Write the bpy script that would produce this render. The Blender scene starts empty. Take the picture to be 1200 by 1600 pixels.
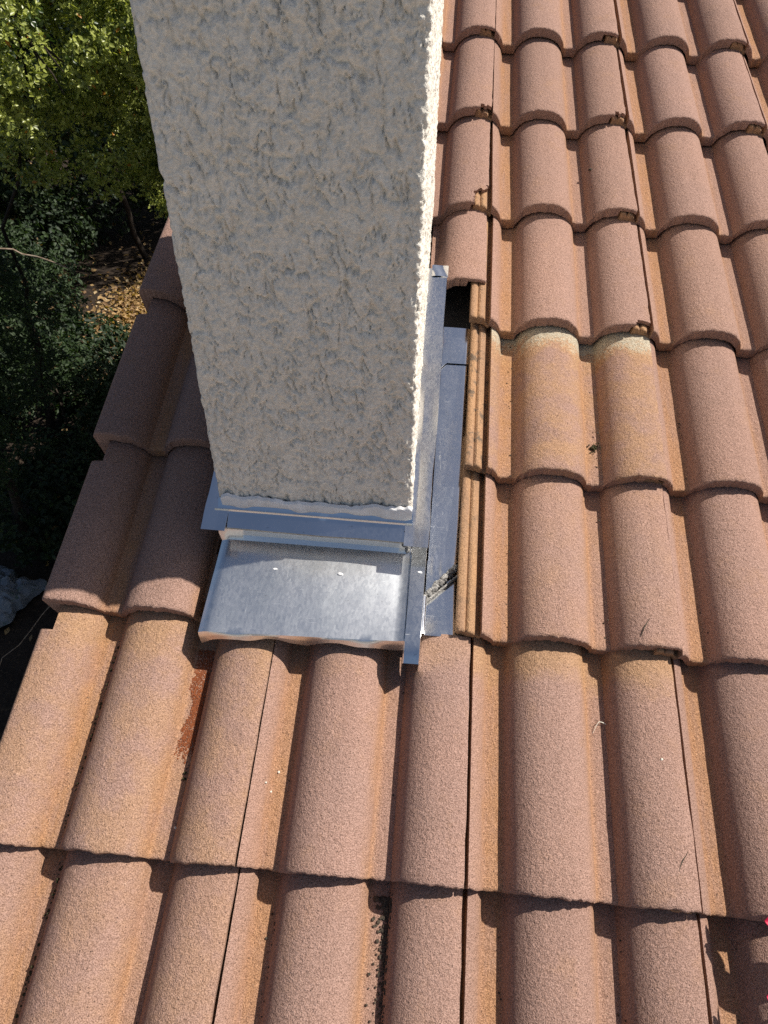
import bpy, math, random
import numpy as np
from mathutils import Matrix, Vector

random.seed(7)
RNG = np.random.default_rng(7)
SC = bpy.context.scene
COL = SC.collection
PI = math.pi

# ------------------------------------------------------------------ frames
# roof frame: u across the slope (to the right), v up the slope, n out of it
ROOF_Z = 3.2                                     # roof origin above the garden
MR = np.array([[0.9995841950, 0.0111807968, 0.0265786907],
               [0.0,          0.9217622234, -0.3877555976],
               [-0.0288346496, 0.3875943669, 0.9213789501]])
UP = MR[2].copy()                                # world up, in roof axes
FWD = MR[1].copy()                               # world +y, in roof axes
ROOF = Matrix([[*MR[0], 0], [*MR[1], 0], [*MR[2], ROOF_Z], [0, 0, 0, 1]])

def r2w(p):
    w = MR @ np.asarray(p, float)
    return np.array([w[0], w[1], w[2] + ROOF_Z])

# ------------------------------------------------------------------ camera
RC = np.array([[0.9959786677779343, 0.0895855307948792, 0.0009622907517082696],
               [0.08048287546242079, -0.8899569723198755, -0.44888650478326964],
               [-0.03935733843378558, 0.4471588309442627, -0.8935882607890329]])
cam_d = bpy.data.cameras.new('camera')
cam = bpy.data.objects.new('camera', cam_d); COL.objects.link(cam)
cam_d.sensor_fit = 'VERTICAL'; cam_d.sensor_height = 36.0
cam_d.lens = 36.0 * 1130.0 / 1600.0
cam_d.clip_start = 0.02; cam_d.clip_end = 2000
_rt, _up, _bk = MR @ RC[0], MR @ -RC[1], MR @ -RC[2]
_c = r2w((0.1899, 0.0077, 1.0375))
cam.matrix_world = Matrix([[_rt[0], _up[0], _bk[0], _c[0]], [_rt[1], _up[1], _bk[1], _c[1]],
                           [_rt[2], _up[2], _bk[2], _c[2]], [0, 0, 0, 1]])
SC.camera = cam

# ------------------------------------------------------------------ light
SUN_R = np.array([0.85, 0.622, 1.0]); SUN_R /= np.linalg.norm(SUN_R)
SUN = MR @ SUN_R
elev = math.asin(SUN[2]); azim = math.atan2(SUN[0], SUN[1])
world = bpy.data.worlds.new('World'); SC.world = world; world.use_nodes = True
wn = world.node_tree; wn.nodes.clear()
sky = wn.nodes.new('ShaderNodeTexSky'); sky.sky_type = 'NISHITA'; sky.sun_disc = False
sky.sun_elevation = elev; sky.sun_rotation = azim
sky.air_density = 0.85; sky.dust_density = 1.8; sky.ozone_density = 1.0
bg = wn.nodes.new('ShaderNodeBackground'); bg.inputs['Strength'].default_value = 0.068
wo = wn.nodes.new('ShaderNodeOutputWorld')
wn.links.new(sky.outputs[0], bg.inputs[0]); wn.links.new(bg.outputs[0], wo.inputs[0])
sun_d = bpy.data.lights.new('sun', 'SUN'); sun_d.energy = 5.0; sun_d.angle = math.radians(0.53)
sun_d.color = (1.0, 0.95, 0.87)
sun = bpy.data.objects.new('sun', sun_d); COL.objects.link(sun)
sun.rotation_euler = Vector(SUN).to_track_quat('Z', 'Y').to_euler(); sun.location = (6, 2, 12)
vs = SC.view_settings
vs.view_transform = 'Standard'; vs.look = 'None'; vs.exposure = 0.30; vs.gamma = 1.0
vs.use_curve_mapping = False
SC.cycles.use_denoising = False
SC.cycles.max_bounces = 7; SC.cycles.diffuse_bounces = 3; SC.cycles.glossy_bounces = 3; SC.cycles.transmission_bounces = 3

# ------------------------------------------------------------------ helpers
def hash3(ix, iy, iz, seed):
    h = (ix.astype(np.int64) * 374761393 + iy.astype(np.int64) * 668265263 + iz.astype(np.int64) * 2147483647 + seed * 974634777) & 0xffffffff
    h = ((h ^ (h >> 13)) * 1274126177) & 0xffffffff
    h = ((h ^ (h >> 16)) * 2246822519) & 0xffffffff
    h = h ^ (h >> 15)
    return (h & 0xffffff).astype(float) / 0xffffff

def noise3(p, scale=1.0, seed=0):
    "value noise in -1..1, p is (N,3)"
    q = np.asarray(p, float) * scale
    i = np.floor(q).astype(np.int64); f = q - i; w = f * f * f * (f * (f * 6 - 15) + 10)
    r = 0
    for dx in (0, 1):
        for dy in (0, 1):
            for dz in (0, 1):
                k = (w[:, 0] if dx else 1 - w[:, 0]) * (w[:, 1] if dy else 1 - w[:, 1]) * (w[:, 2] if dz else 1 - w[:, 2])
                r = r + k * hash3(i[:, 0] + dx, i[:, 1] + dy, i[:, 2] + dz, seed)
    return r * 2 - 1

def fbm(p, scale, seed=0, octv=3, gain=0.5):
    r = 0; a = 1.0; t = 0
    for o in range(octv):
        r = r + a * noise3(p, scale * 2.03 ** o, seed + o * 17); t += a; a *= gain
    return r / t

def noise1(x, scale, seed=0):
    x = np.asarray(x, float); z = np.zeros_like(x)
    return noise3(np.c_[x, z + seed * 3.7, z], scale, seed)

def mesh(name, verts, faces, mat=None, smooth=None):
    m = bpy.data.meshes.new(name)
    m.from_pydata([tuple(map(float, v)) for v in verts], [], faces)
    if mat: m.materials.append(mat)
    if smooth is not None:
        m.polygons.foreach_set('use_smooth', [True] * len(m.polygons))
        m.update()
        m.set_sharp_from_angle(angle=math.radians(smooth))
    m.update()
    return m

def quads_mesh(name, V, Q, mats, midx=None, smooth=False):
    "fast mesh out of numpy arrays, all quads"
    m = bpy.data.meshes.new(name)
    V = np.asarray(V, np.float32); Q = np.asarray(Q, np.int32)
    m.vertices.add(len(V)); m.vertices.foreach_set('co', V.ravel())
    k = Q.shape[1]
    m.loops.add(Q.size); m.loops.foreach_set('vertex_index', Q.ravel())
    m.polygons.add(len(Q)); m.polygons.foreach_set('loop_start', np.arange(len(Q), dtype=np.int32) * k)
    if smooth: m.polygons.foreach_set('use_smooth', np.ones(len(Q), bool))
    for t in (mats if isinstance(mats, (list, tuple)) else [mats]): m.materials.append(t)
    if midx is not None: m.polygons.foreach_set('material_index', np.asarray(midx, np.int32))
    m.update(calc_edges=True); m.validate()
    return m

def obj(name, me, parent=None, mw=None, label=None, cat=None, group=None, kind=None):
    o = bpy.data.objects.new(name, me); COL.objects.link(o)
    if mw is not None: o.matrix_world = mw
    if parent is not None:
        o.parent = parent
        if mw is not None:
            o.matrix_parent_inverse = Matrix.Identity(4)
            o.matrix_local = parent_world[parent.name].inverted() @ mw
    if label: o['label'] = label
    if cat: o['category'] = cat
    if group: o['group'] = group
    if kind: o['kind'] = kind
    return o

parent_world = {}
def thing(name, label, cat, mw=None, group=None):
    o = obj(name, None, None, mw if mw is not None else Matrix.Identity(4), label, cat, group)
    o.empty_display_size = 0.1
    parent_world[o.name] = (mw.copy() if mw is not None else Matrix.Identity(4))
    return o

def T(x, y, z): return Matrix.Translation((x, y, z))

class MB:
    "collects geometry for one mesh"
    def __init__(s): s.v = []; s.f = []
    def add(s, v, f):
        b = len(s.v); s.v += [tuple(map(float, p)) for p in v]; s.f += [tuple(i + b for i in q) for q in f]
    def grid(s, P):
        P = np.asarray(P, float); a, b = P.shape[:2]
        s.add(P.reshape(-1, 3), [(i * b + j, (i + 1) * b + j, (i + 1) * b + j + 1, i * b + j + 1) for i in range(a - 1) for j in range(b - 1)])
    def sheet(s, P, t):
        "a grid of points given a thickness t along its own normals (closed sheet metal)"
        P = np.asarray(P, float); a, b = P.shape[:2]
        du = np.gradient(P, axis=0); dv = np.gradient(P, axis=1)
        n = np.cross(du, dv); n /= np.linalg.norm(n, axis=2, keepdims=True) + 1e-12
        Q = P - n * t
        base = len(s.v)
        s.grid(P); s.grid(Q[:, ::-1])
        def idx(i, j): return base + i * b + j
        def idq(i, j): return base + a * b + i * b + (b - 1 - j)
        for i in range(a - 1):
            s.f.append((idx(i + 1, 0), idx(i, 0), idq(i, 0), idq(i + 1, 0)))
            s.f.append((idx(i, b - 1), idx(i + 1, b - 1), idq(i + 1, b - 1), idq(i, b - 1)))
        for j in range(b - 1):
            s.f.append((idx(0, j), idx(0, j + 1), idq(0, j + 1), idq(0, j)))
            s.f.append((idx(a - 1, j + 1), idx(a - 1, j), idq(a - 1, j), idq(a - 1, j + 1)))
    def tube(s, pts, rad, k=6):
        pts = np.asarray(pts, float); n = len(pts); rad = np.broadcast_to(rad, (n,))
        d = np.gradient(pts, axis=0); d /= np.linalg.norm(d, axis=1, keepdims=True) + 1e-12
        V = []
        for i in range(n):
            a = np.cross(d[i], (0.31, 0.17, 0.93)); a /= np.linalg.norm(a) + 1e-12; b = np.cross(d[i], a)
            for j in range(k):
                t = 2 * PI * j / k; V.append(pts[i] + rad[i] * (math.cos(t) * a + math.sin(t) * b))
        F = [(i * k + j, i * k + (j + 1) % k, (i + 1) * k + (j + 1) % k, (i + 1) * k + j) for i in range(n - 1) for j in range(k)]
        F += [tuple(range(k))[::-1], tuple((n - 1) * k + j for j in range(k))]
        s.add(V, F)
    def box(s, lo, hi):
        x0, y0, z0 = lo; x1, y1, z1 = hi
        s.add([(x0, y0, z0), (x1, y0, z0), (x1, y1, z0), (x0, y1, z0), (x0, y0, z1), (x1, y0, z1), (x1, y1, z1), (x0, y1, z1)],
              [(3, 2, 1, 0), (4, 5, 6, 7), (0, 1, 5, 4), (1, 2, 6, 5), (2, 3, 7, 6), (3, 0, 4, 7)])
    def blob(s, c, r, seed=0, k=6, sq=(1, 1, 1)):
        "small lumpy pebble"
        V = []; F = []
        for i in range(1, k):
            for j in range(k + 2):
                th = PI * i / k; ph = 2 * PI * j / (k + 2)
                V.append((math.sin(th) * math.cos(ph), math.sin(th) * math.sin(ph), math.cos(th)))
        V.append((0, 0, 1)); V.append((0, 0, -1)); V = np.array(V)
        nz = 1 + 0.35 * noise3(V + seed * 5.1, 1.7, seed)
        V = V * nz[:, None] * r * np.array(sq) + np.array(c)
        m = k + 2
        for i in range(k - 2):
            for j in range(m):
                F.append((i * m + j, (i + 1) * m + j, (i + 1) * m + (j + 1) % m, i * m + (j + 1) % m))
        t = (k - 1) * m
        F += [(t, j, (j + 1) % m) for j in range(m)]
        F += [(t + 1, (k - 2) * m + (j + 1) % m, (k - 2) * m + j) for j in range(m)]
        s.add(V, F)
    def mesh(s, name, mat, smooth=None): return mesh(name, s.v, s.f, mat, smooth)

# ------------------------------------------------------------------ materials
class NT:
    def __init__(s, name):
        s.m = bpy.data.materials.new(name); s.m.use_nodes = True; s.t = s.m.node_tree; s.t.nodes.clear()
        s.out = s.n('ShaderNodeOutputMaterial')
    def n(s, typ, **kw):
        nd = s.t.nodes.new(typ)
        for k, v in kw.items(): setattr(nd, k, v)
        return nd
    def l(s, a, b): s.t.links.new(a, b)
    def put(s, sock, val):
        if hasattr(val, 'links') or hasattr(val, 'is_linked'): s.l(val, sock)
        else: sock.default_value = val
    def coord(s, rand=True):
        c = s.n('ShaderNodeTexCoord').outputs['Object']
        if not rand: return c
        r = s.n('ShaderNodeObjectInfo').outputs['Random']
        v = s.n('ShaderNodeCombineXYZ')
        for i, k in enumerate((37.1, 71.7, 13.3)): s.l(s.math('MULTIPLY', r, k), v.inputs[i])
        a = s.n('ShaderNodeVectorMath', operation='ADD'); s.l(c, a.inputs[0]); s.l(v.outputs[0], a.inputs[1])
        return a.outputs[0]
    def scale(s, vec, xyz):
        a = s.n('ShaderNodeVectorMath', operation='MULTIPLY'); s.l(vec, a.inputs[0]); a.inputs[1].default_value = xyz; return a.outputs[0]
    def noise(s, vec, sc, det=2, rough=0.5, dist=0):
        a = s.n('ShaderNodeTexNoise'); s.l(vec, a.inputs['Vector']); a.inputs['Scale'].default_value = sc
        a.inputs['Detail'].default_value = det; a.inputs['Roughness'].default_value = rough; a.inputs['Distortion'].default_value = dist
        return a.outputs['Fac']
    def voro(s, vec, sc, feat='F1', rnd=1.0, out='Distance'):
        a = s.n('ShaderNodeTexVoronoi', feature=feat); s.l(vec, a.inputs['Vector']); a.inputs['Scale'].default_value = sc
        a.inputs['Randomness'].default_value = rnd
        return a.outputs[out]
    def math(s, op, a, b=0.0, clamp=False):
        m = s.n('ShaderNodeMath', operation=op, use_clamp=clamp); s.put(m.inputs[0], a); s.put(m.inputs[1], b); return m.outputs[0]
    def ramp(s, f, lo, hi, a=0.0, b=1.0):
        m = s.n('ShaderNodeMapRange', interpolation_type='SMOOTHSTEP'); s.put(m.inputs[0], f)
        m.inputs[1].default_value = lo; m.inputs[2].default_value = hi; m.inputs[3].default_value = a; m.inputs[4].default_value = b
        return m.outputs[0]
    def mix(s, f, a, b, mode='MIX'):
        m = s.n('ShaderNodeMix', data_type='RGBA', blend_type=mode); s.put(m.inputs[0], f)
        for sock, v in ((m.inputs[6], a), (m.inputs[7], b)):
            s.put(sock, (*v, 1) if isinstance(v, tuple) and len(v) == 3 else v)
        return m.outputs[2]
    def attr(s, name, typ='GEOMETRY'):
        a = s.n('ShaderNodeAttribute', attribute_type=typ, attribute_name=name); return a.outputs['Fac']
    def bump(s, h, strength, dist, normal=None):
        b = s.n('ShaderNodeBump'); s.l(h, b.inputs['Height']); b.inputs['Strength'].default_value = strength; b.inputs['Distance'].default_value = dist
        if normal is not None: s.l(normal, b.inputs['Normal'])
        return b.outputs[0]
    def bsdf(s, color, rough, metal=0.0, spec=0.5, normal=None, **kw):
        b = s.n('ShaderNodeBsdfPrincipled')
        s.put(b.inputs['Base Color'], (*color, 1) if isinstance(color, tuple) else color)
        s.put(b.inputs['Roughness'], rough); b.inputs['Metallic'].default_value = metal
        b.inputs['Specular IOR Level'].default_value = spec
        if normal is not None: s.l(normal, b.inputs['Normal'])
        for k, v in kw.items(): s.put(b.inputs[k.replace('_', ' ')], v)
        s.l(b.outputs[0], s.out.inputs[0]); return b

def mat_tile():
    t = NT('concrete_tile'); c = t.coord(); oc = t.coord(False)
    rnd = t.n('ShaderNodeObjectInfo').outputs['Random']
    grain = t.noise(c, 640, 2, 0.6); coarse = t.noise(c, 190, 2, 0.5)
    mott = t.noise(c, 16, 6, 0.72); streak = t.noise(t.scale(c, (60, 5, 20)), 1, 4, 0.65); big = t.noise(c, 5, 3)
    base = t.mix(t.ramp(big, 0.3, 0.7), (0.366, 0.224, 0.175), (0.338, 0.215, 0.175))
    rnd2 = t.math('FRACT', t.math('MULTIPLY', rnd, 7.31))
    base = t.mix(t.math('MULTIPLY', rnd, 0.75), base, (0.288, 0.180, 0.143))
    base = t.mix(t.math('MULTIPLY', rnd2, 0.35), base, (0.355, 0.215, 0.155))
    base = t.mix(t.math('MULTIPLY', t.ramp(mott, 0.52, 0.70), 0.30), base, (0.37, 0.215, 0.125))
    base = t.mix(t.math('MULTIPLY', t.ramp(t.noise(c, 9, 5, 0.7), 0.56, 0.72), 0.35), base, (0.225, 0.140, 0.105))
    base = t.mix(t.math('MULTIPLY', t.attr('weathered', 'OBJECT'), t.ramp(mott, 0.36, 0.60)), base, (0.405, 0.238, 0.125))
    # iron-orange wash that settles along the foot of the rolls and in the pans
    st = t.math('MULTIPLY', t.attr('pan_stain'), t.ramp(streak, 0.25, 0.6, 0.35, 1.0))
    st = t.math('MULTIPLY', st, t.ramp(mott, 0.2, 0.6, 0.5, 1.0), True)
    base = t.mix(t.math('MULTIPLY', st, 0.75), base, (0.405, 0.212, 0.098))
    # head of the tile that used to lie under its neighbour
    y = t.n('ShaderNodeSeparateXYZ'); t.l(oc, y.inputs[0]); yy = t.math('ADD', t.math('SUBTRACT', y.outputs[1], t.math('SUBTRACT', t.attr('exposed', 'OBJECT'), 0.31)), t.math('MULTIPLY', t.math('SUBTRACT', mott, 0.5), 0.11))
    hb = t.attr('head_bare', 'OBJECT')
    base = t.mix(t.math('MULTIPLY', t.ramp(yy, 0.240, 0.300), t.math('MULTIPLY', hb, 0.75)), base, (0.43, 0.255, 0.120))
    base = t.mix(t.math('MULTIPLY', t.ramp(t.math('ADD', yy, t.math('MULTIPLY', t.math('SUBTRACT', coarse, 0.5), 0.06)), 0.262, 0.300), t.attr('head_pale', 'OBJECT')), base, (0.44, 0.385, 0.29))
    # ribs of the side lock: bare cement paste
    ribc = t.mix(t.ramp(streak, 0.35, 0.65), (0.41, 0.240, 0.128), (0.34, 0.205, 0.125))
    ribc = t.mix(t.math('MULTIPLY', t.ramp(t.noise(c, 40, 4, 0.7), 0.52, 0.66), t.math('MULTIPLY', t.attr('dirty', 'OBJECT'), 0.85)), ribc, (0.13, 0.10, 0.075))
    rib = t.attr('lock_rib')
    base = t.mix(rib, base, ribc)
    # sand grains
    gstr = t.math('SUBTRACT', 1.0, t.math('MULTIPLY', rib, 0.3))
    g = t.ramp(grain, 0.30, 0.72)
    base = t.mix(gstr, base, t.mix(g, (0.60, 0.56, 0.53), (1.38, 1.40, 1.42)), 'MULTIPLY')
    pit = t.ramp(t.voro(c, 210), 0.13, 0.24, 1.0, 0.0); pick = t.ramp(coarse, 0.46, 0.60)
    base = t.mix(t.math('MULTIPLY', t.math('MULTIPLY', pit, pick), t.math('MULTIPLY', gstr, 0.85)), base, (0.06, 0.037, 0.028))
    pale = t.math('MULTIPLY', t.ramp(t.voro(t.scale(c, (1.0, 1.0, 1.0)), 330), 0.10, 0.22, 1.0, 0.0), t.ramp(t.noise(c, 90, 1), 0.56, 0.66))
    base = t.mix(t.math('MULTIPLY', pale, 0.6), base, (0.56, 0.44, 0.34))
    h = t.math('ADD', t.math('MULTIPLY', grain, 0.7), t.math('MULTIPLY', coarse, 0.9))
    nb = t.bump(h, 0.85, 0.0026)
    t.bsdf(base, 0.92, spec=0.18, normal=nb)
    return t.m

def mat_stucco():
    t = NT('stucco'); c = t.coord(False)
    a = t.noise(c, 30, 4, 0.6); f = t.noise(c, 260, 3, 0.6); big = t.noise(c, 6, 2)
    base = t.mix(t.ramp(a, 0.3, 0.7), (0.78, 0.72, 0.62), (0.85, 0.79, 0.69))
    base = t.mix(t.ramp(big, 0.4, 0.7, 0, 0.4), base, (0.77, 0.72, 0.64))
    base = t.mix(t.math('MULTIPLY', t.ramp(t.noise(c, 55, 3, 0.65), 0.64, 0.78), 0.25), base, (0.60, 0.48, 0.36))
    base = t.mix(1.0, base, t.mix(t.ramp(f, 0.3, 0.7), (0.86, 0.86, 0.86), (1.08, 1.08, 1.08)), 'MULTIPLY')
    h = t.math('ADD', f, t.math('MULTIPLY', t.noise(c, 130, 3, 0.6), 1.6))
    t.bsdf(base, 0.95, spec=0.15, normal=t.bump(h, 0.45, 0.0025))
    return t.m

def mat_metal(name, dull=0.0):
    t = NT(name); c = t.coord(False)
    sp = t.voro(t.scale(c, (1, 0.6, 1)), 300, out='Color'); spb = t.n('ShaderNodeRGBToBW'); t.l(sp, spb.inputs[0])
    cloud = t.noise(c, 22, 4, 0.6); fine = t.noise(t.scale(c, (400, 60, 400)), 1, 3, 0.6)
    col = t.mix(t.ramp(cloud, 0.3, 0.7), (0.82, 0.84, 0.85), (0.87, 0.88, 0.89))
    smear = t.noise(t.scale(c, (30, 9, 30)), 1, 5, 0.7)
    col = t.mix(t.math('MULTIPLY', t.ramp(smear, 0.60, 0.75), 0.16), col, (0.52, 0.50, 0.47))
    col = t.mix(t.math('MULTIPLY', t.ramp(t.noise(c, 170, 3, 0.7), 0.66, 0.72), 0.5), col, (0.30, 0.29, 0.27))
    r = t.math('ADD', t.math('MULTIPLY', spb.outputs[0], 0.07), 0.13 + dull)
    # fine scratches in several directions
    scr = None
    for sc_ in ((14, 420, 14), (420, 26, 420)):
        k = t.ramp(t.noise(t.scale(c, sc_), 1, 2, 0.5, 1.5), 0.73, 0.77)
        scr = k if scr is None else t.math('MAXIMUM', scr, k)
    r = t.math('ADD', r, t.math('MULTIPLY', scr, 0.16))
    h = t.math('ADD', t.math('MULTIPLY', t.noise(c, 10, 1), 1.0), t.math('MULTIPLY', fine, 0.010))
    nb = t.bump(h, 0.05, 0.004)
    b0 = t.bsdf(col, r, 1.0, normal=nb)
    if dull > 0.1:
        b1 = t.bsdf(col, 0.13, 1.0, normal=nb)
        mx = t.n('ShaderNodeMixShader'); t.put(mx.inputs[0], t.ramp(smear, 0.3, 0.7, 0.12, 0.36))
        t.l(b0.outputs[0], mx.inputs[1]); t.l(b1.outputs[0], mx.inputs[2]); t.l(mx.outputs[0], t.out.inputs[0])
    return t.m

def mat_simple(name, cols, sc, rough=0.8, bump=0.4, bd=0.002, spec=0.3, rand=False, **kw):
    t = NT(name); c = t.coord(rand)
    a = t.noise(c, sc, 4, 0.6)
    base = t.mix(t.ramp(a, 0.3, 0.7), cols[0], cols[1])
    if len(cols) > 2: base = t.mix(t.ramp(t.noise(c, sc * 2.7, 3, 0.6), 0.55, 0.68), base, cols[2])
    t.bsdf(base, rough, spec=spec, normal=t.bump(t.noise(c, sc * 3, 3, 0.6), bump, bd), **kw)
    return t.m

def mat_leaf(name, c0, c1, c2, gloss=0.35):
    t = NT(name)
    r = t.attr('leaf_tone')
    col = t.mix(t.ramp(r, 0.0, 0.6), c0, c1); col = t.mix(t.ramp(r, 0.93, 0.97), col, c2)
    b = t.n('ShaderNodeBsdfPrincipled'); t.l(col, b.inputs['Base Color']); b.inputs['Roughness'].default_value = gloss
    b.inputs['Specular IOR Level'].default_value = 0.5
    tr = t.n('ShaderNodeBsdfTranslucent'); t.l(t.mix(1.0, col, (1.2, 1.25, 0.5), 'MULTIPLY'), tr.inputs['Color'])
    mx = t.n('ShaderNodeMixShader'); mx.inputs[0].default_value = 0.3
    t.l(b.outputs[0], mx.inputs[1]); t.l(tr.outputs[0], mx.inputs[2]); t.l(mx.outputs[0], t.out.inputs[0])
    return t.m

TILE = mat_tile(); STUCCO = mat_stucco(); METAL = mat_metal('galvanised_steel'); METAL3 = mat_metal('galvanised_steel_worn', 0.07); METAL2 = mat_metal('galvanised_steel_dull', 0.245)
FELT = mat_simple('roofing_felt', ((0.018, 0.018, 0.019), (0.03, 0.029, 0.028)), 60)
CORE = mat_simple('render_base', ((0.42, 0.40, 0.37), (0.5, 0.47, 0.43)), 50)
WHITE = mat_simple('white_caulk', ((0.88, 0.87, 0.86), (0.76, 0.74, 0.72)), 60, 0.6, 0.4)
MASTIC = mat_simple('old_mastic', ((0.15, 0.14, 0.13), (0.46, 0.44, 0.41), (0.05, 0.045, 0.04)), 130, 0.7, 1.0, 0.004)
GRIT = mat_simple('dark_grit', ((0.035, 0.028, 0.022), (0.09, 0.065, 0.045), (0.15, 0.14, 0.10)), 200, 0.9)
RUST = mat_simple('rust_grit', ((0.19, 0.052, 0.018), (0.30, 0.095, 0.035), (0.10, 0.035, 0.02)), 300, 0.95)
PALE = mat_simple('pale_chip', ((0.66, 0.60, 0.48), (0.78, 0.74, 0.66)), 100, 0.8)
MOSS = mat_simple('moss', ((0.035, 0.035, 0.015), (0.075, 0.065, 0.03)), 300, 0.95)
STRAW = mat_simple('dry_grass', ((0.75, 0.70, 0.58), (0.85, 0.82, 0.74)), 80, 0.6)
TWIG = mat_simple('twig_bark', ((0.16, 0.11, 0.075), (0.30, 0.24, 0.18)), 40, 0.85)
BARK = mat_simple('bark', ((0.025, 0.018, 0.013), (0.05, 0.037, 0.027)), 30, 0.9, 0.8, 0.01)
SOIL = mat_simple('soil', ((0.020, 0.013, 0.009), (0.036, 0.024, 0.016), (0.06, 0.042, 0.026)), 9, 0.95, 0.8, 0.02)
WALLM = mat_simple('house_stucco', ((0.45, 0.40, 0.33), (0.52, 0.47, 0.39)), 40, 0.95, 0.6, 0.004)
WOOD = mat_simple('brown_wood', ((0.055, 0.030, 0.017), (0.085, 0.048, 0.027)), 25, 0.8)
SHEET = mat_simple('pale_plastic', ((0.17, 0.19, 0.21), (0.26, 0.28, 0.30), (0.09, 0.14, 0.12)), 9, 0.5)
LEAF = mat_leaf('shrub_leaf', (0.045, 0.080, 0.016), (0.40, 0.44, 0.105), (0.50, 0.22, 0.035))
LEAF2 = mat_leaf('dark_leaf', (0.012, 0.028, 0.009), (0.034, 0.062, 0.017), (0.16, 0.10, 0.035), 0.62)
LITTER = mat_leaf('dead_leaf', (0.20, 0.11, 0.05), (0.46, 0.30, 0.13), (0.56, 0.44, 0.27), 0.7)
BRACT = mat_simple('red_bract', ((0.42, 0.006, 0.035), (0.58, 0.02, 0.08)), 60, 0.5)

# ------------------------------------------------------------------ roof tiles
W = 0.30
ROWV = {-2: -0.66, -1: -0.33, 0: 0.0, 1: 0.3332, 2: 0.6296, 3: 0.9524, 4: 1.2483, 5: 1.5502, 6: 1.8583, 7: 2.165, 8: 2.47, 9: 2.78}
PAN, RISE, HALF, TILT = -0.0388, 0.0445, 0.0602, 0.027

def prof(u):
    "top of the tile across its width (u from its left seam)"
    u = np.asarray(u, float)
    x = (u - 0.1125 + 0.075) % 0.15 - 0.075
    t = np.clip(np.abs(x) / HALF, 0, 1)
    r = (1 - t ** 2.45) ** 0.65
    k = np.clip((np.abs(x) - HALF + 0.010) / 0.018, 0, 1)            # fillet at the foot of the roll
    foot = 0.0035 * (1 - k) ** 2 * (np.abs(x) > HALF - 0.010)
    return PAN + np.maximum(RISE * r, foot)

def surf(u, v):
    "height of the roof surface at u, v"
    row = max(k for k in ROWV if ROWV[k] <= v)
    E = ROWV[row + 1] - ROWV[row] if row + 1 in ROWV else 0.31
    return float(prof(u % W)) - TILT * (v - ROWV[row]) / E

US_BASE = np.unique(np.round(np.r_[np.linspace(0.0012, W - 0.0048, 104)], 5))
RIBU = np.array([-0.0375, -0.0365, -0.0335, -0.0290, -0.0255, -0.0235, -0.0215, -0.0185, -0.0145, -0.0110, -0.0088, -0.0080, -0.0060, -0.0005])
RIBH = np.array([-0.017, -0.0125, -0.0105, -0.0105, -0.0125, -0.0155, -0.0125, -0.0105, -0.0105, -0.0115, -0.0135, -0.019, -0.0205, -0.0205])

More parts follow.
